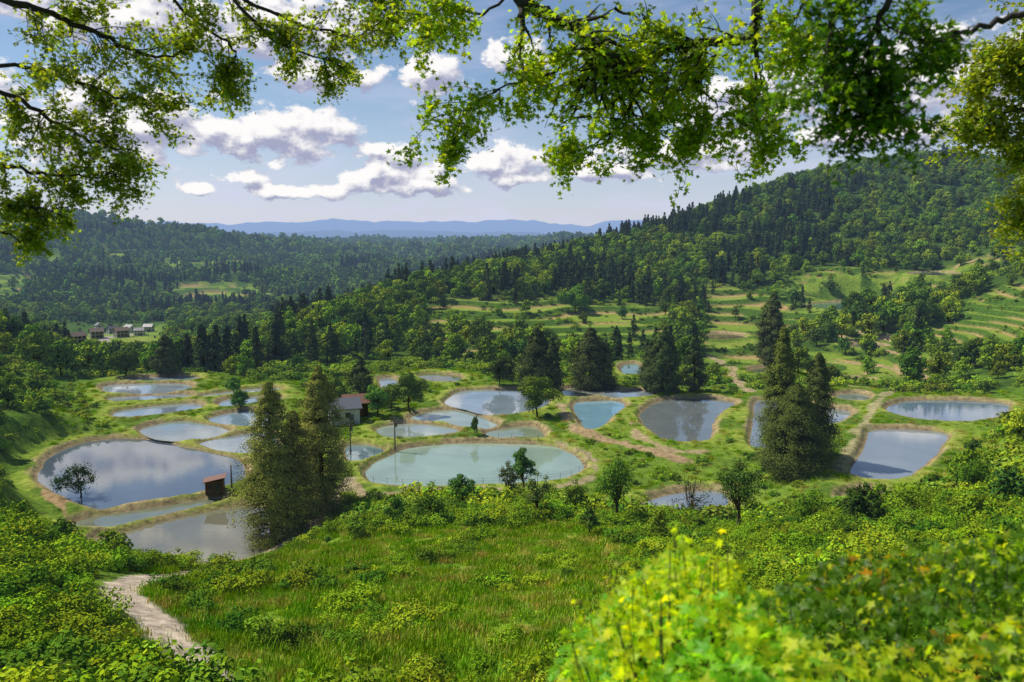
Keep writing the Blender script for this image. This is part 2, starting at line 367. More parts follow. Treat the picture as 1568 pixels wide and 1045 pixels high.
# ------------------------------------------------------------ terrain sheet
TT=np.radians(np.concatenate([np.arange(-180,-42,4),np.arange(-42,42,.11),np.arange(42,181,4)]))
TT[0]=-math.pi;TT[-1]=math.pi
RR=np.concatenate([np.exp(np.arange(math.log(.8),math.log(60),.02)),np.arange(60,460,.55),np.exp(np.arange(math.log(460),math.log(14000),.009))])
gt,gr=np.meshgrid(TT,RR);x=(gr*np.sin(gt)).ravel();y=(gr*np.cos(gt)).ravel()
h,md,tread,edge,om=height(x,y)
r=np.hypot(x,y);colp=784+F_*x/np.maximum(y,1)
def mixc(a,b,t): return a*(1-t[:,None])+np.array(b)[None]*t[:,None]
nA=fbm(x/9,y/9,4,21);nB=fbm(x/2.2,y/2.2,3,22);nC=fbm(x/30,y/30,3,23)
col=np.tile(np.array([.09,.165,.018]),(len(x),1))
col=mixc(col,(.045,.085,.013),sstep(.5,.65,nA))
col=mixc(col,(.16,.24,.026),sstep(.5,.7,nC)*.6)
mead=sstep(300,360,colp)*(1-sstep(960,1060,colp))*sstep(28,35,y)*(1-sstep(92,100,y))
col=mixc(col,(.17,.28,.022),mead*.9)
col=mixc(col,(.32,.29,.06),mead*sstep(.50,.64,nB)*.7)
col=mixc(col,(.07,.135,.016),mead*sstep(.55,.7,nA)*.5)
forest=sstep(255,285,r)
col=mixc(col,(.045,.085,.013),forest*.85)
col=mixc(col,(.06,.12,.014),om*.9)
col=mixc(col,(.19,.27,.03),tread*.9)
col=mixc(col,(.25,.29,.05),tread*sstep(.5,.65,nC)*.7)
col=mixc(col,(.42,.28,.12),edge*sstep(.38,.50,nC)*.95)
bk=(1-sstep(3,9,md))
col=mixc(col,(.18,.25,.028),bk*.9)
col=mixc(col,(.29,.30,.06),(1-sstep(1.5,3.8,md))*sstep(.33,.55,nB)*.7)
col=mixc(col,(.08,.145,.016),bk*sstep(.48,.60,nA)*.9)
col=mixc(col,(.36,.27,.14),(1-sstep(.6,1.8,md+(nB-.5)*2.0))*sstep(.38,.54,nA)*.85)
col=mixc(col,(.24,.18,.10),(1-sstep(.2,.65,md))*.8)
tm,tcol=track(x,y)
col=col*(1-tm[:,None])+tcol*tm[:,None]
nr_,nt_=gt.shape
i=np.arange(nr_-1)[:,None]*nt_;j=np.arange(nt_-1)[None,:]
Fq=np.stack([i+j,i+nt_+j,i+nt_+j+1,i+j+1],-1).reshape(-1,4)[:,::-1]
to_mesh('terrain',[(np.stack([x,y,h],-1),Fq,0,col)],[M_ter],smooth=True)
# ------------------------------------------------------------ water
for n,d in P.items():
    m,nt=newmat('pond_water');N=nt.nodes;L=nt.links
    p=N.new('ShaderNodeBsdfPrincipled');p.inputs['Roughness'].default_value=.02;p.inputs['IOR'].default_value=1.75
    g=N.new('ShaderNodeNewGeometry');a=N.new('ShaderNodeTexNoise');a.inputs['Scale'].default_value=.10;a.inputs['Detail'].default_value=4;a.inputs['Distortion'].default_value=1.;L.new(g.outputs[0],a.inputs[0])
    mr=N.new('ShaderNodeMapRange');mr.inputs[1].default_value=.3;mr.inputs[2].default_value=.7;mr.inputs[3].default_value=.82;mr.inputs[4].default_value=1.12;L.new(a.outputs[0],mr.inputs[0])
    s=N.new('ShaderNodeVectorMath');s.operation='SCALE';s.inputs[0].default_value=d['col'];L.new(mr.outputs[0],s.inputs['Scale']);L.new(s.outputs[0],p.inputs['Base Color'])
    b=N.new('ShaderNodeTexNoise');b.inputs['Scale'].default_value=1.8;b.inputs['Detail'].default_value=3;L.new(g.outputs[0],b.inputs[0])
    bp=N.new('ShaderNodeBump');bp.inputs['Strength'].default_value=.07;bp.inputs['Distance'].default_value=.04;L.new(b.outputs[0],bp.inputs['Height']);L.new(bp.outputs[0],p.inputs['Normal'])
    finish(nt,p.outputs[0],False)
    w=d['w'];t=np.roll(w,-1,0)-np.roll(w,1,0);nn=unit(np.stack([t[:,1],-t[:,0]],-1))
    area=.5*np.sum(w[:,0]*np.roll(w[:,1],-1)-np.roll(w[:,0],-1)*w[:,1])
    if area<0: nn=-nn
    w2=w+nn*.3
    if area<0: w2=w2[::-1]
    V=np.concatenate([w2,np.full((len(w2),1),d['lv']-.03)],1)
    to_mesh('fish_pond_water',[(V,np.arange(len(V))[None],0,None)],[m])
# ------------------------------------------------------------ plant generators
def broadleaf(rg,H,R,nleaf,ls,colr,trunk=.3,sides=6,K_=16,sparse=False,limbs=True):
    parts=[];ct=H*(trunk+(1-trunk)*.5);hz=H*(1-trunk)*.5
    cl=[];cr=[]
    for k in range(K_):
        d=unit(rg.normal(size=3));q=rg.uniform(.35,.85)
        pz=d[2]*q
        wd=1-.35*max(pz,0)
        cl.append([d[0]*q*R*wd,d[1]*q*R*wd,ct+pz*hz]);cr.append(R*rg.uniform(.22,.42))
    cl.append([0,0,H-.3*R]);cr.append(R*.3)
    cl=np.array(cl);cr=np.array(cr)
    n=5;tp=np.zeros((n,3));tp[:,2]=np.linspace(-.4,H*.8,n);tp[1:,:2]+=np.cumsum(rg.normal(scale=R*.05,size=(n-1,2)),0)
    v,f=tube(tp,np.linspace(H*.028,H*.006,n),sides);parts.append((v,f,1,None))
    if limbs:
        for c_ in cl:
            s=tp[0]+(tp[-1]-tp[0])*rg.uniform(.3,.75); mid=(s+c_)/2+np.array([0,0,-.05*H])+rg.normal(scale=.05*R,size=3)
            v,f=tube(np.array([s,mid,c_,c_+(c_-mid)*.4]),[H*.011,H*.008,H*.004,H*.002],4);parts.append((v,f,1,None))
    w=cr**2;w/=w.sum();ci=rg.choice(len(cl),nleaf,p=w)
    d=unit(rg.normal(size=(nleaf,3))+np.array([0,0,.35]))
    rad=rg.uniform(.55 if not sparse else .1,1.12,size=nleaf)[:,None]
    cn=cl[ci]+d*cr[ci][:,None]*rad*np.array([1,1,.75])
    nrm=d+rg.normal(scale=.45,size=(nleaf,3))+np.array([0,0,.3])
    cc=vcol(colr,nleaf,rg)
    v,f,cc=leafquads(cn,nrm,ls*rg.uniform(.6,1.3,nleaf),cc,rg);parts.append((v,f,0,cc))
    return parts
def cedar(rg,H,R,nb,nl,ls,colr,t0=.06,pw=.75,sides=6,round_=False):
    parts=[];tp=np.array([[0,0,-.5],[rg.normal()*.1,0,H*.4],[rg.normal()*.15,rg.normal()*.1,H*.98]])
    v,f=tube(tp,[H*.022,H*.014,H*.002],sides);parts.append((v,f,1,None))
    t=rg.uniform(0,1,nb)**1.05*(1-t0)+t0;t=np.sort(t)
    az=rg.uniform(0,2*np.pi,nb)
    if round_: env=R*np.clip((t+.22)/.5,0,1)**.7*(1-t**2.4)**.75*(1.0-.2*t)
    else: env=R*np.clip((t+.12)/.3,0,1)**.6*(1-t)**pw
    env=env*(1+.20*np.sin(az*3+t*9)+.17*rg.normal(size=nb)) +.02*R
    d=np.stack([np.cos(az),np.sin(az),np.zeros(nb)],-1)
    tip=d*env[:,None];tip[:,2]=H*t-env*.14
    for k in range(0,nb,3 if nb<100 else 2):
        s=np.array([0,0,H*t[k]*.97]);v,f=tube(np.array([s,(s+tip[k])/2+[0,0,.1],tip[k]*[.8,.8,1]]),[H*.004,H*.003,.01],3);parts.append((v,f,1,None))
    n=nb*nl;bi=np.repeat(np.arange(nb),nl);q=rg.uniform(.25,1.05,n)**.6
    loc=np.zeros((n,3));loc[:,:2]=tip[bi,:2]*q[:,None];loc[:,2]=H*t[bi]+(tip[bi,2]-H*t[bi])*q
    sz=((.05 if round_ else .07)*R+(.10 if round_ else .13)*env[bi])[:,None]
    off=rg.normal(size=(n,3))*sz*np.array([.7,.7,.5]);off[:,2]-=np.abs(rg.normal(size=n))*sz[:,0]*.4
    cn=loc+off; cn[:,2]=np.minimum(cn[:,2],H*1.0)
    nrm=d[bi]*.8+off/(sz+1e-6)*.5+rg.normal(scale=.25,size=(n,3))+np.array([0,0,.7])
    bb=rg.uniform(.8,1.2,nb)[bi][:,None]
    cc=vcol(colr,n,rg,.12,.08)*bb
    v,f,cc=leafquads(cn,nrm,ls*rg.uniform(.6,1.3,n),cc,rg,.5);parts.append((v,f,0,cc))
    return parts
def shrub(rg,R,H,nleaf,ls,colr,K_=9):
    cl=np.stack([rg.normal(scale=.42*R,size=K_),rg.normal(scale=.42*R,size=K_),rg.uniform(.1,.75,K_)*H],-1);cr=R*rg.uniform(.2,.5,K_)
    parts=[]
    for c_ in cl:
        v,f=tube(np.array([[0,0,-.2],[c_[0]*.5,c_[1]*.5,c_[2]*.6],c_]),[.03,.02,.006],3);parts.append((v,f,1,None))
    ci=rg.integers(0,K_,nleaf);d=unit(rg.normal(size=(nleaf,3))+np.array([0,0,.5]))
    cn=cl[ci]+d*cr[ci][:,None]*rg.uniform(.6,1.15,(nleaf,1))*np.array([1,1,.8]);cn[:,2]=np.abs(cn[:,2])
    v,f,cc=leafquads(cn,d+rg.normal(scale=.45,size=(nleaf,3))+np.array([0,0,.4]),ls*rg.uniform(.6,1.3,nleaf),vcol(colr,nleaf,rg,.15),rg,.6)
    parts.append((v,f,0,cc));return parts
def tuft(rg,R,H,n,w,colr):
    p=rg.normal(scale=R*.5,size=(n,2));an=rg.uniform(0,2*np.pi,n);hh=H*rg.uniform(.5,1.2,n);ln=rg.uniform(.1,.5,n)*hh
    dx=np.stack([np.cos(an),np.sin(an)],-1);sd=np.stack([-dx[:,1],dx[:,0]],-1)*w*.5
    b=np.concatenate([p,np.full((n,1),-.05)],1);m=np.concatenate([p+dx*ln[:,None]*.35,hh[:,None]*.6],1);t=np.concatenate([p+dx*ln[:,None],hh[:,None]],1)
    s=np.concatenate([sd,np.zeros((n,1))],1)
    V=np.stack([b-s,b+s,m+s*.8,m-s*.8,t+s*.15,t-s*.15],1).reshape(-1,3)
    o_=np.arange(n)[:,None]*6
    Fa=np.concatenate([o_+[0,1,2,3],o_+[3,2,4,5]],0)
    return [(V,Fa,0,np.repeat(vcol(colr,n,rg),6,0))]
def coll(n): return bpy.data.collections.new(n)
GREEN=(.085,.145,.015);LIME=(.14,.21,.02);DARK=(.03,.055,.015)
mk=lambda i:np.random.default_rng(100+i)
cb=coll('broadleaf_tree_kinds')
for i,cc in enumerate([GREEN,(.065,.12,.015),(.115,.18,.018),(.04,.08,.015),LIME]): to_mesh('broadleaf_tree_kind',broadleaf(mk(i),10,4.6,1300,.42,cc,.12,5,18),[M_leaf,M_bark],coll=cb)
cc_=coll('cedar_tree_kinds')
for i,cc in enumerate([DARK,(.032,.053,.016),(.045,.068,.016)]): to_mesh('cedar_tree_kind',cedar(mk(10+i),14,3.0,80,16,.42,cc,.05,.8),[M_ced,M_bark],coll=cc_)
cf=coll('far_broadleaf_kinds')
for i,cc in enumerate([(.10,.165,.018),(.08,.135,.018),(.05,.09,.018)]): to_mesh('far_broadleaf_kind',broadleaf(mk(20+i),10,5,240,1.1,cc,.1,4,12,limbs=False),[M_leaf,M_bark],coll=cf)
cs=coll('shrub_kinds')
for i,cc in enumerate([(.10,.17,.018),(.14,.215,.02),(.065,.125,.015),(.12,.18,.025)]): to_mesh('shrub_kind',shrub(mk(30+i),1.9,1.9,460,.22,cc),[M_leaf,M_bark],coll=cs)
cn_=coll('near_shrub_kinds')
for i,cc in enumerate([(.095,.17,.015),(.13,.21,.018),(.05,.11,.013),(.14,.21,.02),(.065,.135,.015)]): to_mesh('near_shrub_kind',shrub(mk(40+i),1.3,1.3,1300,.09,cc,18),[M_leaf,M_bark],coll=cn_)
cg=coll('grass_kinds')
for i,cc in enumerate([(.12,.21,.018),(.15,.24,.025),(.09,.18,.016),(.14,.23,.018),(.26,.245,.06)]): to_mesh('grass_kind',tuft(mk(50+i),.85,.42,130,.036,cc),[M_grass],coll=cg)
def scatter(name,pts,scale,col_,rg):
    n=len(pts)
    me=bpy.data.meshes.new(name);me.vertices.add(n);me.vertices.foreach_set('co',pts.astype(np.float32).ravel())
    a=me.attributes.new('scl','FLOAT','POINT');a.data.foreach_set('value',scale.astype(np.float32))
    a=me.attributes.new('rotz','FLOAT','POINT');a.data.foreach_set('value',rg.uniform(0,6.283,n).astype(np.float32))
    a=me.attributes.new('kind','INT','POINT');a.data.foreach_set('value',rg.integers(0,len(col_.objects),n).astype(np.int32))
    ob=bpy.data.objects.new(name,me);sc.collection.objects.link(ob)
    ng=bpy.data.node_groups.new(name,'GeometryNodeTree')
    ng.interface.new_socket('Geometry',in_out='INPUT',socket_type='NodeSocketGeometry');ng.interface.new_socket('Geometry',in_out='OUTPUT',socket_type='NodeSocketGeometry')
    N=ng.nodes;L=ng.links
    gi=N.new('NodeGroupInput');go=N.new('NodeGroupOutput');ip=N.new('GeometryNodeInstanceOnPoints');ci=N.new('GeometryNodeCollectionInfo')
    ci.inputs['Collection'].default_value=col_;ci.inputs['Separate Children'].default_value=True;ci.inputs['Reset Children'].default_value=True
    def na(nm,t):
        k=N.new('GeometryNodeInputNamedAttribute');k.data_type=t;k.inputs['Name'].default_value=nm
        return [o for o in k.outputs if o.enabled and o.name=='Attribute'][0]
    cx=N.new('ShaderNodeCombineXYZ');L.new(na('rotz','FLOAT'),cx.inputs[2])
    er=N.new('FunctionNodeEulerToRotation');L.new(cx.outputs[0],er.inputs[0])
    L.new(gi.outputs[0],ip.inputs['Points']);L.new(ci.outputs[0],ip.inputs['Instance']);ip.inputs['Pick Instance'].default_value=True
    L.new(na('kind','INT'),ip.inputs['Instance Index']);L.new(er.outputs[0],ip.inputs['Rotation']);L.new(na('scl','FLOAT'),ip.inputs['Scale'])
    L.new(ip.outputs[0],go.inputs[0])
    md_=ob.modifiers.new('scatter','NODES');md_.node_group=ng
    return ob
def wedge(px0,px1,r0,r1,sp,rg):
    t0,t1=bearing(px0),bearing(px1);n=int(.5*(t1-t0)*(r1*r1-r0*r0)/sp**2)
    t=rg.uniform(t0,t1,n);r=np.sqrt(rg.uniform(r0*r0,r1*r1,n))
    return r*np.sin(t),r*np.cos(t)
# forest between 235 and 900 m
def field(x,y):
    h,md,tread,edge,om=height(x,y);tm,_=track(x,y);return h,md,om,tm,784+F_*x/np.maximum(y,1)
x,y=wedge(-120,1700,236,900,6.2,rng);h,md,om,tm,cp=field(x,y)
rr=np.hypot(x,y);stand=fbm(x/45,y/45,3,31)
keep=(md>5)&(tm<.2)&(rng.uniform(size=len(x))>om*.95)&((rr>262)|(rng.uniform(size=len(x))<.25))
keep&=~((cp>85)&(cp<255)&(y>330)&(y<720)&(rng.uniform(size=len(x))<.6))
isc=(stand+.05*sstep(400,560,rr)+.05*(sstep(400,560,cp)*(1-sstep(880,960,cp))*sstep(330,400,y)))>.665
isc&=rng.uniform(size=len(x))<.85
sz=rng.uniform(.5,1.15,len(x))*np.where((cp>85)&(cp<255)&(y>330)&(y<720),.6,1)*np.where(om>.5,.7,1)
k=keep&isc;scatter('cedar_forest',np.stack([x,y,h-.3],-1)[k],(sz*1.05)[k],cc_,rng)
k=keep&~isc;scatter('broadleaf_forest',np.stack([x,y,h-.5],-1)[k],sz[k],cb,rng)
# far hills
x,y=wedge(-150,1300,900,1800,10,rng);h,md,om,tm,cp=field(x,y);k=(rng.uniform(size=len(x))>om*.95)&(rng.uniform(size=len(x))<.95)
k2=(fbm(x/90,y/90,3,33)>.64)|(rng.uniform(size=len(x))<.03)
scatter('far_forest',np.stack([x,y,h-1],-1)[k&~k2],rng.uniform(.7,1.45,(k&~k2).sum()),cf,rng)
scatter('far_cedar_forest',np.stack([x,y,h-1],-1)[k&k2],rng.uniform(.7,1.3,(k&k2).sum()),cc_,rng)
x,y=wedge(-100,1100,1800,5000,22,rng);h=height(x,y)[0]
scatter('distant_forest',np.stack([x,y,h-2],-1),rng.uniform(1.3,2.4,len(x)),cf,rng)
# hillside shrubs 100-460 m
x,y=wedge(-200,1700,96,490,2.7,rng);h,md,trd,edg,om=height(x,y);tm,_=track(x,y);cp=784+F_*x/np.maximum(y,1);rr=np.hypot(x,y)
u=rng.uniform(size=len(x));nn=fbm(x/16,y/16,3,41)
pr=np.where(md<98,np.where(md<2.8,0,np.where(md<5,.12,np.where(cp<190,.8,.42))),.88)*np.where((rr>235),sstep(.36,.55,nn)*.85,1)
pr=np.where(om>.5,np.where(trd>.5,.05,np.where(edg>.4,.04,.8))*sstep(.36,.5,nn),pr)
k=(u<pr)&(tm<.1)&(md>1.8)
sz=rng.uniform(.5,1.4,len(x))*np.where(md<12,.55,1)*np.where(om>.5,.6,1)
scatter('hillside_shrubs',np.stack([x,y,h-.15],-1)[k],sz[k],cs,rng)
# small trees on the left and right slopes beside the ponds
x,y=wedge(-200,1700,70,235,7,rng);h,md,om,tm,cp=field(x,y);k=((cp<190)|(cp>1440)|((cp>1250)&(y<98)))&(md>6)&(tm<.1)&(h<38)&(rng.uniform(size=len(x))<.55)
scatter('slope_saplings',np.stack([x,y,h-.3],-1)[k],rng.uniform(.25,.55,k.sum()),cb,rng)
# near shrubs
def near_prob(x,y,cp):
    n=fbm(x/6,y/6,3,51);n2=fbm(x/3.5,y/3.5,2,52)
    pl=(1-sstep(240,330,cp))*sstep(.3,.45,n2)*(1-.8*sstep(76,82,y)*sstep(80,110,cp))
    pr_=sstep(940,1060,cp)*sstep(.3,.45,n2)
    back=sstep(84,90,y)*sstep(430,480,cp)*.9
    patch=sstep(.6,.66,n)*.4
    low=(y<36)*sstep(.45,.55,n)*.6
    return np.clip(np.maximum.reduce([pl,pr_,back,patch,low]),0,1)
x,y=wedge(-150,1720,24,118,1.25,rng);h,md,om,tm,cp=field(x,y)
k=(rng.uniform(size=len(x))<near_prob(x,y,cp))&(tm<.05)&(md>2.2)
k&=~((np.abs(seg_dist(x,y,PATH,False))<2.5))
s=rng.uniform(.45,1.1,len(x))*(.6+1.1*fbm(x/5,y/5,2,53))*np.where(md<10,.55,1)
scatter('near_shrubs',np.stack([x,y,h-.08],-1)[k],s[k],cn_,rng)
# meadow grass
x,y=wedge(150,1250,26,100,.80,rng);h,md,om,tm,cp=field(x,y)
k=(tm<.05)&(md>1.2)
scatter('meadow_grass',np.stack([x,y,h],-1)[k],rng.uniform(.6,1.3,k.sum())*(.5+.9*fbm(x/5,y/5,3,61)[k]),cg,rng)
x,y=wedge(60,1600,96,240,1.7,rng);h,md,om,tm,cp=field(x,y);k=(tm<.05)&(md>1.6)&(md<14)&(rng.uniform(size=len(x))<.7)
scatter('bank_grass',np.stack([x,y,h],-1)[k],rng.uniform(.5,1.1,k.sum()),cg,rng)
# ------------------------------------------------------------ individual trees
hs=[0]
def place(kind,px,base_py,top_py,w,colr,dens=1.,name=None,trunk=.2,sparse=False,r0=20):
    hs[0]+=1;rg=np.random.default_rng(500+hs[0])
    p=hit(px,base_py,r0=r0);D=p[1];H=(base_py-top_py)/F_*D*1.0;R=w/2/F_*D
    area=H*R;
    if kind=='cedar':
        nb=int(min(460,80+area*2.6)*dens);parts=cedar(rg,H,R*1.08,nb,int(110 if area>60 else 70),.0011*D+.02,colr,.04,.62,round_=True)
        mats=[M_ced,M_bark]
    else:
        nl=int(min(16000,1800+area*130)*dens);parts=broadleaf(rg,H,R,nl,.0010*D+.03,colr,trunk,6,22,sparse)
        mats=[M_leaf,M_bark]
    o=to_mesh(name or ('cedar_tree' if kind=='cedar' else 'broadleaf_tree'),parts,mats)
    o.location=(p[0],p[1],p[2]);return o
place('cedar',420,832,572,106,(.19,.19,.032),1.3)
place('cedar',494,784,552,90,(.20,.195,.034),1.3)
place('cedar',455,808,620,80,(.17,.175,.03))
place('cedar',1192,705,494,60,(.12,.17,.025),1.2)
place('cedar',1247,706,535,60,(.07,.10,.022),1.2)
place('cedar',1214,724,584,108,(.08,.12,.022),1.3)
for a in [(903,600,500,62),(822,602,500,60),(1015,600,506,60),(1062,600,512,34),(925,598,520,40),(1180,560,450,45),(255,575,516,40),(845,598,515,35),(553,620,545,45),(995,598,525,35)]: place('cedar',*a,(.06,.085,.022),.8)
for a in [(823,640,574,72,(.09,.15,.018)),(628,632,566,52,(.06,.11,.018)),(578,640,590,45,(.06,.12,.018)),(600,628,585,45,(.07,.13,.018)),
  (367,628,598,34,(.05,.10,.018)),(358,606,578,28,(.06,.11,.018)),(192,578,538,56,(.06,.12,.018)),(514,625,575,45,(.11,.17,.025)),(765,590,545,55,(.06,.10,.018)),
  (1405,500,440,50,(.06,.11,.018)),(645,470,430,50,(.10,.17,.02)),(880,480,440,50,(.10,.17,.02))]: place('broad',*a[:4],a[4],1.)
for a in [(1130,812,692,84,(.045,.09,.016),.9,.25),(945,800,692,74,(.08,.14,.018),.75,.25),(800,756,680,44,(.055,.10,.018),.9,.2),(708,778,722,44,(.06,.12,.018),.8,.25),
  (120,768,708,78,(.045,.08,.018),.5,.3),(823,795,715,48,(.10,.15,.035),.5,.3),(778,775,700,44,(.12,.15,.055),.4,.3),(606,805,756,42,(.07,.12,.018),.9,.15),(902,820,772,36,(.055,.11,.018),.9,.1),(727,668,638,14,(.06,.11,.018),.8,.3),
  (1240,815,745,70,(.10,.17,.018),.9,.1),(1400,800,735,80,(.11,.18,.018),.9,.1),(1500,760,690,80,(.09,.16,.018),.9,.1),(1010,830,770,50,(.09,.15,.018),.8,.1),
  (880,790,728,44,(.09,.15,.02),.7,.1),(660,800,752,50,(.08,.14,.018),.8,.05),(545,830,785,40,(.08,.14,.018),.8,.05)]:
    place('broad',*a[:4],a[4],a[5],trunk=a[6],sparse=a[5]<.6)
place('broad',1062,800,722,104,(.08,.11,.03),.10,name='bare_branched_tree',trunk=.2,sparse=True)
# ------------------------------------------------------------ overhead branches
def P3(px,py,y): return at_y(px,py,y)
def limb(parts,pts,r0,r1,rg,twl,ntw,leafs,colr,spread=1.,lsz=.045,nl=4,down=.2,start=.0,lev=1):
    p=catmull(np.array([P3(*q) for q in pts]),6,False)
    p=p+rg.normal(scale=.012,size=p.shape)
    n=len(p);v,f=tube(p,np.linspace(r0,r1,n),7);parts.append((v,f,1,None))
    tan=unit(np.gradient(p,axis=0))
    cen=[];nrm=[]
    def twig(s,d,L,r,dep):
        m=6;q=[s];dd=d.copy()
        for k in range(m):
            dd=unit(dd+rg.normal(scale=.22,size=3)+np.array([0,0,-down*.12]));q.append(q[-1]+dd*L/m)
        q=np.array(q);v,f=tube(q,np.linspace(r,.0022,m+1),4);parts.append((v,f,1,None))
        for k in range(1,m+1):
            if dep>0 and rg.uniform()<.75:
                sd=unit(dd+rg.normal(scale=.9,size=3)*np.array([1,.8,.6]));twig(q[k],sd,L*rg.uniform(.35,.6),r*.55,dep-1)
            if dep<=1 and (dep==0 or k>1):
                c_=rng_i=rg.integers(max(1,nl-2),nl+1)
                for _ in range(c_):
                    cen.append(q[k]+rg.normal(scale=lsz*1.1,size=3)*leafs);nrm.append(rg.normal(scale=.7,size=3)+np.array([0,-.15,.8]))
    for k in range(ntw):
        u=start+(1-start)*rg.uniform()**.8;i_=min(int(u*(n-1)),n-1)
        side=unit(np.cross(tan[i_],rg.normal(size=3)))*np.array([1,.7,.8])
        d=unit(tan[i_]*.7+side*spread+np.array([0,0,-down]))
        twig(p[i_],d,twl*rg.uniform(.5,1.2),max(r1,.006)*.9,lev)
    cen=np.array(cen);nrm=np.array(nrm);n=len(cen)
    v,f,cc=lobed(cen,nrm,lsz*rg.uniform(.65,1.25,n),vcol(colr,n,rg,.25,.15),rg);parts.append((v,f,0,cc))
    return n
rg=np.random.default_rng(77)
LC=(.18,.25,.02)
# right tree with limbs over the view
parts=[]
tr=np.array([[7.5,7.5,31.5],[7.3,7.4,36],[7.0,7.6,40],[6.6,7.8,43.5],[6.2,8,46.5]])
v,f=tube(catmull(tr,4,False),np.linspace(.34,.14,17),12);parts.append((v,f,1,None))
lim=lambda *a,**k:limb(parts,*a,**k)
tot=0
tot+=lim([(1500,-420,7.9),(1250,-160,8),(1170,-20,8),(1152,55,8.1),(1100,66,8.2),(1050,70,8.3),(990,96,8.4),(968,140,8.5),(962,185,8.6)],.075,.018,rg,.75,32,1.,LC,start=.35)
tot+=lim([(1400,-420,8),(1000,-200,8.2),(800,-30,8.2),(835,22,8.2),(895,50,8.2),(930,85,8.3),(985,108,8.4)],.08,.042,rg,.75,20,1.,LC,start=.4)
tot+=lim([(962,185,8.6),(930,215,8.7),(880,235,8.8),(860,245,8.8)],.012,.004,rg,.3,9,1.,LC)
tot+=lim([(968,140,8.5),(985,180,8.5),(1000,190,8.5),(975,235,8.5)],.014,.004,rg,.38,12,1.,LC)
tot+=lim([(895,50,8.2),(850,110,8.3),(780,130,8.4),(720,165,8.5),(650,185,8.5)],.018,.004,rg,.4,20,1.,LC)
tot+=lim([(800,-30,8.2),(740,20,8.3),(690,10,8.4),(640,30,8.5)],.018,.004,rg,.45,14,1.,LC)
tot+=lim([(1152,55,8.1),(1160,110,8.2),(1150,160,8.3),(1170,215,8.4)],.02,.004,rg,.45,18,1.,LC)
tot+=lim([(1050,70,8.3),(1060,120,8.4),(1100,170,8.5),(1040,205,8.5)],.015,.004,rg,.5,16,1.,LC)
tot+=lim([(1500,-300,8),(1350,-100,7.5),(1230,10,7.2),(1210,60,7.2)],.03,.006,rg,.6,14,1.,LC,start=.4)
tot+=lim([(720,165,8.5),(700,200,8.5),(700,230,8.5)],.008,.003,rg,.28,6,1.,LC)
to_mesh('overhanging_maple_tree',parts,[M_near,M_dbark])
# darker, nearer branch on the right
parts=[];v,f=tube(np.array([[5.2,2.5,34],[5.1,2.8,39],[4.6,3.2,43]]),[.2,.16,.1],10);parts.append((v,f,1,None))
DK=(.065,.13,.012)  # darker green leaf colour than the overhanging maple
limb(parts,[(2300,-400,4.6),(1750,-60,4.8),(1568,22,5),(1500,42,5),(1440,60,5.1),(1390,100,5.2)],.03,.008,rg,.35,10,1.,DK,lsz=.035,nl=4,start=.6)
limb(parts,[(2100,-700,4.6),(1600,-300,4.8),(1400,-60,4.9),(1345,40,5),(1330,110,5),(1375,195,5)],.035,.008,rg,.42,22,1.,DK,lsz=.038,nl=4,start=.5)
limb(parts,[(1400,-60,4.9),(1290,0,5),(1270,60,5),(1262,140,5)],.02,.006,rg,.34,12,1.,DK,lsz=.038,nl=4)
to_mesh('dark_leaved_maple_tree',parts,[M_near,M_dbark])
# far right tree
parts=[]
q=P3(1760,1000,13);v,f=tube(catmull(np.array([[q[0],13,26],[q[0]-.1,13,33],[q[0]-.3,13,39],[q[0]-.9,13,44]]),4,False),np.linspace(.3,.1,13),10);parts.append((v,f,1,None))
OL=(.18,.22,.025)
for pts in [[(1730,120,13),(1640,60,13),(1560,70,13),(1510,120,13)],[(1730,250,13),(1640,170,13),(1550,170,13),(1490,185,13)],[(1730,330,13),(1650,260,13),(1600,250,13),(1560,235,13)],[(1735,420,13),(1660,320,13),(1610,310,13),(1575,340,13)],[(1700,0,13),(1640,20,13),(1590,60,13),(1560,120,13)]]:
    limb(parts,pts,.05,.01,rg,.7,20,1.1,OL,lsz=.055,nl=6,start=.2)
to_mesh('roadside_tree',parts,[M_near,M_dbark])
# left tree
parts=[];v,f=tube(catmull(np.array([[-9,5,33.5],[-8.8,5.2,38],[-8.3,5.6,42],[-7.6,6,45.5]]),4,False),np.linspace(.3,.13,13),12);parts.append((v,f,1,None))
GL=(.17,.225,.028)
for pts,r0,nt_,tw in [([(-500,-120,7.4),(-100,-30,8),(40,8,8.2),(110,35,8.4),(180,65,8.5),(240,88,8.6),(300,70,8.8)],.05,26,.6),
  ([(-500,-300,7.5),(-50,-120,8),(200,-60,8.5),(350,-10,9),(470,40,9.2),(560,60,9.4)],.045,28,.6),
  ([(-500,100,7.5),(-100,120,8),(20,150,8.3),(90,190,8.5),(150,220,8.6),(210,230,8.7)],.035,28,.5),
  ([(-300,200,7.5),(-80,240,8),(20,255,8.3),(90,270,8.5),(180,270,8.6)],.03,26,.45),
  ([(-100,120,8),(20,100,8.3),(100,120,8.4),(190,150,8.6),(245,165,8.7)],.025,22,.45),
  ([(-300,300,7.5),(-60,310,8),(30,315,8.2),(90,325,8.3)],.02,14,.35),
  ([(-300,330,7.5),(-60,345,8),(0,355,8.2),(40,370,8.3)],.02,8,.25),
  ([(200,-60,8.5),(300,30,8.9),(360,80,9),(340,110,9)],.02,18,.45),
  ([(350,-10,9),(430,70,9.1),(520,95,9.2)],.02,16,.4),([(470,-60,9),(560,-10,9.2),(610,40,9.4)],.02,14,.4)]:
    limb(parts,pts,r0,.008,rg,tw,nt_,1.,GL,lsz=.034,nl=5,start=.2)
to_mesh('overhanging_beech_tree',parts,[M_near,M_dbark])
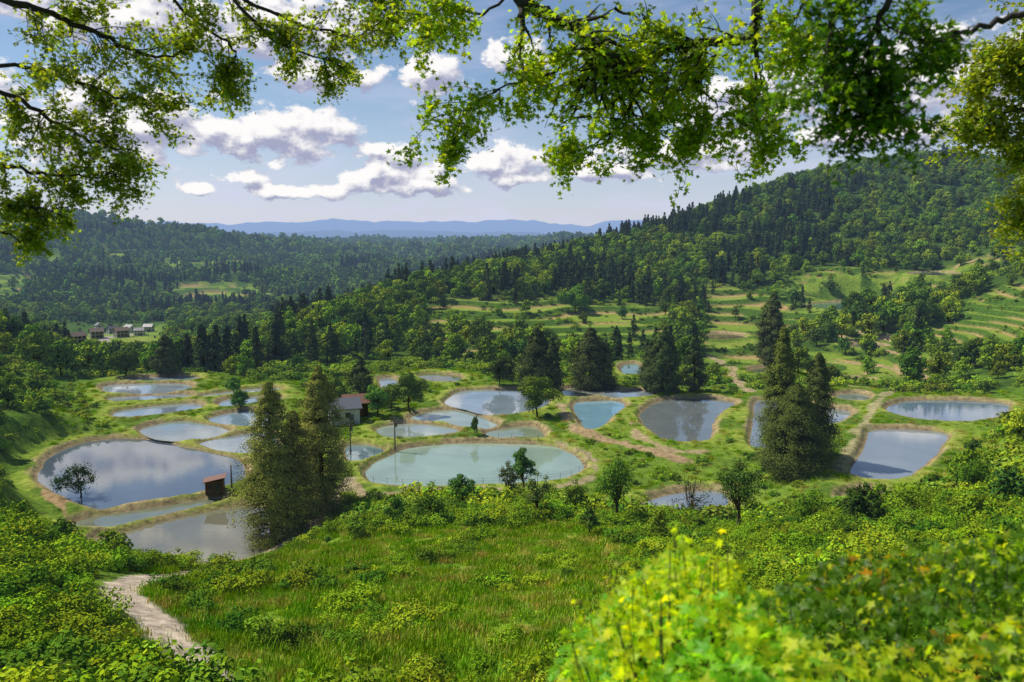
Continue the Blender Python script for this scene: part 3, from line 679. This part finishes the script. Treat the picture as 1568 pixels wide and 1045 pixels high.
# ------------------------------------------------------------ foreground bush
rg=np.random.default_rng(5)
n=9500;yb=rg.uniform(2.4,4.8,n);xb=(rg.uniform(830,1900,n)-784)/F_*3.4
xr=(xb*F_/3.4+784)
def topz(px,y):
    t=np.interp(px,[830,880,930,1000,1050,1120,1200,1300,1400,1500,1600,1900],[1150,1040,960,905,860,865,915,900,885,870,840,820])
    v=(522.5-t)/F_;b=CP+v*SP;c_=-SP+v*CP
    return CZ+c_/b*3.4-np.maximum(y-3.5,0)*.55+np.minimum(y-3.5,0)*-.05
tz=topz(xr,yb)+.26*(fbm(xb*2.6,yb*2.6,3,71)-.5)
dep=rg.exponential(.16,n).clip(0,.9);zb=tz-dep
cn=np.stack([xb,yb,zb],-1)
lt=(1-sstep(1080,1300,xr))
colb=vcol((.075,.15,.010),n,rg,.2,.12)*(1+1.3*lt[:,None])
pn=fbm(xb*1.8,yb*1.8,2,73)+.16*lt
yel=(pn>.54)&(dep<.14)&(rg.uniform(size=n)<.7)
colb[yel]=vcol((.34,.40,.015),yel.sum(),rg,.2,.12)
rd=(rg.uniform(size=n)<.18)&(dep<.1)&(np.abs(xr-1420)<100)&(fbm(xb*2.5,yb*2.5,2,75)>.52);colb[rd]=vcol((.34,.20,.015),rd.sum(),rg,.2,.2)
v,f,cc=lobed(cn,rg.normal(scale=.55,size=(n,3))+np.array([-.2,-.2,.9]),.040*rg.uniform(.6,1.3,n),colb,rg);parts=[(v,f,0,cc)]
for k in range(90):
    px=rg.choice([rg.uniform(900,1150),rg.uniform(920,1130),rg.uniform(1330,1500),rg.uniform(1150,1750)]);y0=rg.uniform(2.9,3.7);x0=(px-784)/F_*3.4;zt=float(topz(np.array([px]),np.array([y0]))[0])
    hh=rg.uniform(.0,.16);s=np.array([x0,y0,zt-.5]);e=np.array([x0+rg.normal()*.08,y0+rg.normal()*.08,zt+hh])
    q=np.array([s,(s+e)/2+rg.normal(scale=.03,size=3),e]);v,f=tube(q,[.006,.004,.002],4);parts.append((v,f,1,None))
    m_=16;tt=rg.uniform(.55,1.02,m_)[:,None];c_=s+(e-s)*tt+rg.normal(scale=.035,size=(m_,3))
    if px<1200: base_=[(.42,.46,.018),(.28,.36,.016)][rg.integers(2)]
    else: base_=[(.34,.38,.018),(.18,.27,.014),(.36,.26,.015),(.11,.19,.012)][rg.choice(4,p=[.3,.35,.07,.28])]
    v,f,cc=lobed(c_,rg.normal(size=(m_,3))+[0,0,.5],.032*rg.uniform(.6,1.2,m_),vcol(base_,m_,rg,.2,.1),rg);parts.append((v,f,0,cc))
to_mesh('foreground_bush',parts,[M_near,M_dbark])
# ------------------------------------------------------------ buildings
M_wall=simple('white_wall',(.55,.54,.51),.8,2,.12);M_wall2=simple('timber_wall',(.10,.07,.05),.85,8,.3);M_roof=simple('slate_roof',(.12,.13,.15),.5,5,.2)
M_roofr=simple('rusty_roof',(.18,.08,.05),.6,6,.35);M_gl=simple('window_glass',(.03,.04,.05),.15,1,.1)
M_pole=simple('weathered_pole',(.16,.14,.12),.8,6,.2);M_snow=simple('grey_wall',(.32,.31,.29),.8,2,.15);M_blue=simple('brown_roof',(.17,.13,.11),.6,3,.2)
def house(p,w,d,h,rh,rot,mats,name='farmhouse',storeys=2):
    parts=[];v,f=box(0,0,h/2-.5,w,d,h+1);parts.append((v,f,0,None))
    e=.5;x1=w/2+e;y1=d/2+e;t=.18
    V=np.array([[-x1,-y1,h-e*rh/(d/2)],[x1,-y1,h-e*rh/(d/2)],[x1,0,h+rh],[-x1,0,h+rh],[-x1,y1,h-e*rh/(d/2)],[x1,y1,h-e*rh/(d/2)]],float);V2=V+[0,0,t]
    VV=np.concatenate([V,V2]);FF=np.array([[0,3,2,1],[3,4,5,2],[6,7,8,9],[9,8,11,10],[0,1,7,6],[4,10,11,5],[0,6,9,3],[3,9,10,4],[1,2,8,7],[2,5,11,8]])
    parts.append((VV,FF,1,None))
    g=np.array([[-w/2,-d/2,h],[-w/2,d/2,h],[-w/2,0,h+rh-.02],[w/2,-d/2,h],[w/2,d/2,h],[w/2,0,h+rh-.02]]);parts.append((g,np.array([[0,2,1],[3,4,5]]),0,None))
    for s in range(storeys):
        zc=h*(s+.55)/storeys
        for k in range(int(w//2.2)):
            xx=-w/2+1.3+k*2.2
            for sg in (-1,1):
                v,f=box(xx,sg*(d/2+.02),zc,1.1,.08,1.0);parts.append((v,f,2,None))
                v,f=box(xx,sg*(d/2+.05),zc-.56,1.3,.12,.1);parts.append((v,f,1,None))
        for sg in (-1,1):
            v,f=box(sg*(w/2+.02),0,zc,.08,1.2,1.0);parts.append((v,f,2,None))
    v,f=box(w*.2,-d/2-.04,.95,1.0,.1,2.1);parts.append((v,f,1,None))
    o=to_mesh(name,parts,mats);o.location=(p[0],p[1],p[2]+.2);o.rotation_euler=(0,0,rot);return o
for k,(px,py,w) in enumerate([(148,518,7),(152,506,8),(172,511,7),(186,516,8),(199,509,8),(214,514,7),(120,526,7),(228,508,7),(140,553,8),(153,548,7)]):
    p=hit(px,py,r0=330);house(p,w,w*.7,4.0,1.8,rng.uniform(-1,1),[M_wall if k%3 else M_snow,M_roof if k%3 else M_blue,M_gl])
p=hit(527,648);house(p,6.0,5.,3.4,1.6,.35,[M_wall,M_roof,M_gl],storeys=1)
p=hit(545,636);house((p[0],p[1],p[2]),5.,4.5,3.,1.4,.3,[M_wall2,M_roofr,M_gl],'storage_shed',1)
# small hut with mono-pitch rusty roof on the pond corner
p=hit(330,757);pr=[]
v,f=box(0,0,1.0,2.7,2.0,2.2);pr.append((v,f,0,None))
V=np.array([[-1.7,-1.4,2.0],[1.7,-1.4,2.6],[1.7,1.4,2.6],[-1.7,1.4,2.0]]);V=np.concatenate([V,V+[0,0,.12]]);pr.append((V,np.array([[0,3,2,1],[4,5,6,7],[0,1,5,4],[1,2,6,5],[2,3,7,6],[3,0,4,7]]),1,None))
v,f=box(.55,-1.02,.85,.8,.08,1.7);pr.append((v,f,2,None))
v,f=box(-.6,-1.02,1.25,.7,.08,.6);pr.append((v,f,2,None))
for sx in (-1.3,1.3):
    v,f=box(sx,-1.03,1.05,.12,.12,2.2);pr.append((v,f,1,None))
o=to_mesh('wooden_hut',pr,[M_wall2,M_roofr,M_gl]);o.location=(p[0],p[1],p[2]);o.rotation_euler=(0,0,.25)
def pole(px,py,top,cross=True,name='utility_pole'):
    p=hit(px,py);H=(py-top)/F_*p[1];v,f=tube([[0,0,-.5],[0,0,H]],[.16,.10],8);pr=[(v,f,0,None)]
    if cross:
        for z in (H-.5,H-1.2):
            v,f=box(0,.12,z,1.6,.1,.12);pr.append((v,f,0,None))
            for s in (-.7,-.25,.25,.7):
                v,f=box(s,.12,z+.14,.08,.08,.16);pr.append((v,f,0,None))
        v,f=tube([[.3,0,H-2.2],[.3,0,H-1.5]],[.2,.2],8);pr.append((v,f,0,None))
    o=to_mesh(name,pr,[M_pole]);o.location=p
pole(605,690,634);pole(537,700,640);pole(355,748,712,False,'wooden_post');pole(730,665,636,False,'wooden_post');pole(560,560,500)
# fence round the big pond
w=P['L']['w'];t=np.roll(w,-1,0)-np.roll(w,1,0);nn=unit(np.stack([t[:,1],-t[:,0]],-1))
a_=.5*np.sum(w[:,0]*np.roll(w[:,1],-1)-np.roll(w[:,0],-1)*w[:,1]);nn=nn*(1 if a_>0 else -1)
fp=w+nn*.9;seg=np.linalg.norm(np.roll(fp,-1,0)-fp,axis=1);cum=np.concatenate([[0],np.cumsum(seg)]);fc=np.vstack([fp,fp[:1]])
ss=np.arange(0,cum[-1],2.6);fx=np.interp(ss,cum,fc[:,0]);fy=np.interp(ss,cum,fc[:,1]);fz=height(fx,fy)[0]
pr=[]
for a,b,z in zip(fx,fy,fz):
    v,f=tube([[a,b,z-.2],[a,b,z+1.0]],[.035,.03],5);pr.append((v,f,0,None))
for hh in (.5,.92):
    q=np.stack([fx,fy,fz+hh],-1);v,f=tube(np.vstack([q,q[:1]]),np.full(len(q)+1,.012),4);pr.append((v,f,0,None))
to_mesh('wire_fence',pr,[M_pole])
# ------------------------------------------------------------ distant mountains
def mount(name,dist,base_h,amp,seed,colr,px0=-600,px1=2200):
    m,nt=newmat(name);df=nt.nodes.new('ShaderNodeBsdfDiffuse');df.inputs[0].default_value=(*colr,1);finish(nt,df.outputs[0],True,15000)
    t=np.linspace(float(bearing(px0)),float(bearing(px1)),500);k=np.linspace(0,1,12)
    T,Kk=np.meshgrid(t,k);ridge=base_h+amp*(fbm(T*14,T*0+seed,5,seed)-.35)
    R_=dist*(1+.25*Kk);Z=-300+(ridge+300)*np.sin(Kk*np.pi*.5)*(.9+.1*fbm(T*60,Kk*6,3,seed+1))
    V=np.stack([R_*np.sin(T),R_*np.cos(T),Z],-1).reshape(-1,3)
    i=np.arange(11)[:,None]*500;j=np.arange(499)[None]
    to_mesh(name,[(V,np.stack([i+j,i+j+1,i+501+j,i+500+j],-1).reshape(-1,4),0,None)],[m],smooth=True)
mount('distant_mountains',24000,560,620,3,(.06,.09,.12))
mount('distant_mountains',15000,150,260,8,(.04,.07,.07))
# ------------------------------------------------------------ sun, sky
AZ=math.radians(-68);EL=math.radians(52)
sd=Vector((math.sin(AZ)*math.cos(EL),math.cos(AZ)*math.cos(EL),math.sin(EL)))
sl=bpy.data.lights.new('sun','SUN');sl.energy=5.0;sl.angle=math.radians(.5);sl.color=(1,.95,.84)
so=bpy.data.objects.new('sun',sl);sc.collection.objects.link(so);so.rotation_euler=sd.to_track_quat('Z','Y').to_euler()
wd=bpy.data.worlds.new('World');sc.world=wd;wd.use_nodes=True;nt=wd.node_tree;N=nt.nodes;L=nt.links;N.clear()
sky=N.new('ShaderNodeTexSky');sky.sky_type='NISHITA';sky.sun_disc=False;sky.sun_elevation=EL;sky.sun_rotation=AZ;sky.air_density=1.;sky.dust_density=.3;sky.ozone_density=4
bg=N.new('ShaderNodeBackground');bg.inputs[1].default_value=.10;L.new(sky.outputs[0],bg.inputs[0])
tc=N.new('ShaderNodeTexCoord');sx=N.new('ShaderNodeSeparateXYZ');nv=N.new('ShaderNodeVectorMath');nv.operation='NORMALIZE';L.new(tc.outputs['Generated'],nv.inputs[0]);L.new(nv.outputs[0],sx.inputs[0])
def M(op,a,b=None,c_=None):
    k=N.new('ShaderNodeMath');k.operation=op
    for i_,q in enumerate((a,b,c_)):
        if q is None: continue
        if isinstance(q,(int,float)): k.inputs[i_].default_value=q
        else: L.new(q,k.inputs[i_])
    return k.outputs[0]
def VM(op,a,b=None,c_=None):
    k=N.new('ShaderNodeVectorMath');k.operation=op
    for i_,q in enumerate((a,b,c_)):
        if q is None: continue
        if isinstance(q,tuple): k.inputs[i_].default_value=q
        else: L.new(q,k.inputs[i_])
    return k.outputs['Value'] if op in('LENGTH','DOT_PRODUCT') else k.outputs[0]
az=M('ARCTAN2',sx.outputs[0],sx.outputs[1]);el=M('ARCSINE',sx.outputs[2])
ae=N.new('ShaderNodeCombineXYZ');L.new(az,ae.inputs[0]);L.new(el,ae.inputs[1]);AE=ae.outputs[0]
BL=[(335,192,54,16),(400,204,80,27),(450,205,70,30),(510,205,40,18),
 (600,242,42,18),(598,266,70,24),(660,284,60,12),(455,293,75,10),
 (780,250,62,22),(800,272,50,10),(656,112,52,26),
 (378,273,30,8),(305,290,22,7),
 (800,92,46,22),(480,118,80,16),(430,40,150,34),(170,20,170,30),(170,190,130,46),(930,262,60,14),(1050,238,100,20),(1150,165,90,34),
 (1400,120,180,46),(1330,205,110,14),(900,-150,260,50),(300,-220,260,60),(1300,-260,260,60)]
def dens(AE,det):
    sc2=VM('MULTIPLY',AE,(1.,1.5,0.))
    n1=N.new('ShaderNodeTexNoise');n1.noise_dimensions='2D';n1.inputs['Scale'].default_value=26;n1.inputs['Detail'].default_value=det;n1.inputs['Roughness'].default_value=.56;L.new(sc2,n1.inputs[0])
    wv=VM('MULTIPLY_ADD',n1.outputs['Color'],(.03,.014,0.),AE);wv=VM('SUBTRACT',wv,(.015,.007,0.))
    acc=None
    for px,py,rx,ry in BL:
        a_,b_,c_=ray(px,py);A0=math.atan2(a_,b_);E0=math.atan2(c_,math.hypot(a_,b_));ra=rx*1.2/F_;re=ry*1.3/F_
        v_=VM('MULTIPLY_ADD',wv,(1/ra,1/re,0.),(-A0/ra,-E0/re,0.));q=VM('LENGTH',v_)
        acc=q if acc is None else M('SMOOTH_MIN',acc,q,.35)
    acc=M('MINIMUM',acc,2.2)
    return M('ADD',M('MULTIPLY',M('SUBTRACT',1.05,acc),1.5),M('MULTIPLY',M('SUBTRACT',n1.outputs[0],.5),3.6))
d1=dens(AE,6);d2=dens(VM('ADD',AE,(-.006,.012,0.)),5)
def mrn(v,a,b,c_=0,d=1,t='SMOOTHSTEP'):
    k=N.new('ShaderNodeMapRange');k.interpolation_type=t;L.new(v,k.inputs[0])
    for i_,q in enumerate((a,b,c_,d)): k.inputs[i_+1].default_value=q
    return k.outputs[0]
alpha=mrn(d1,-.05,.5)
sh=mrn(M('SUBTRACT',d1,d2),-.75,.8)
cm=N.new('ShaderNodeMix');cm.data_type='RGBA';L.new(sh,cm.inputs[0]);cm.inputs[6].default_value=(.38,.40,.56,1);cm.inputs[7].default_value=(1.0,.98,.97,1)
# high thin veil
n3=N.new('ShaderNodeTexNoise');n3.noise_dimensions='2D';n3.inputs['Scale'].default_value=5;n3.inputs['Detail'].default_value=4;n3.inputs['Roughness'].default_value=.6;L.new(VM('MULTIPLY',AE,(1.,4.,0.)),n3.inputs[0])
veil=mrn(n3.outputs[0],.45,.75,0,.3)
low=mrn(el,-.02,.22,.66,0)
vf=M('MINIMUM',M('ADD',veil,low),.85)
bv=N.new('ShaderNodeBackground');bv.inputs[0].default_value=(.65,.67,.87,1);bv.inputs[1].default_value=1
bc=N.new('ShaderNodeBackground');L.new(cm.outputs[2],bc.inputs[0])
m1=N.new('ShaderNodeMixShader');L.new(vf,m1.inputs[0]);L.new(bg.outputs[0],m1.inputs[1]);L.new(bv.outputs[0],m1.inputs[2])
m2=N.new('ShaderNodeMixShader');L.new(alpha,m2.inputs[0]);L.new(m1.outputs[0],m2.inputs[1]);L.new(bc.outputs[0],m2.inputs[2])
ow=N.new('ShaderNodeOutputWorld');L.new(m2.outputs[0],ow.inputs[0])
# ------------------------------------------------------------ camera
cam=bpy.data.cameras.new('camera');cam.sensor_width=36;cam.lens=36*F_/1568;cam.clip_start=.1;cam.clip_end=60000
cam.dof.use_dof=True;cam.dof.focus_distance=24;cam.dof.aperture_fstop=1.9
co=bpy.data.objects.new('camera',cam);sc.collection.objects.link(co);co.location=(0,0,CZ);co.rotation_euler=(math.pi/2-PITCH,0,0)
sc.camera=co
print('leaves',tot,'camera ground',gz(0,1))
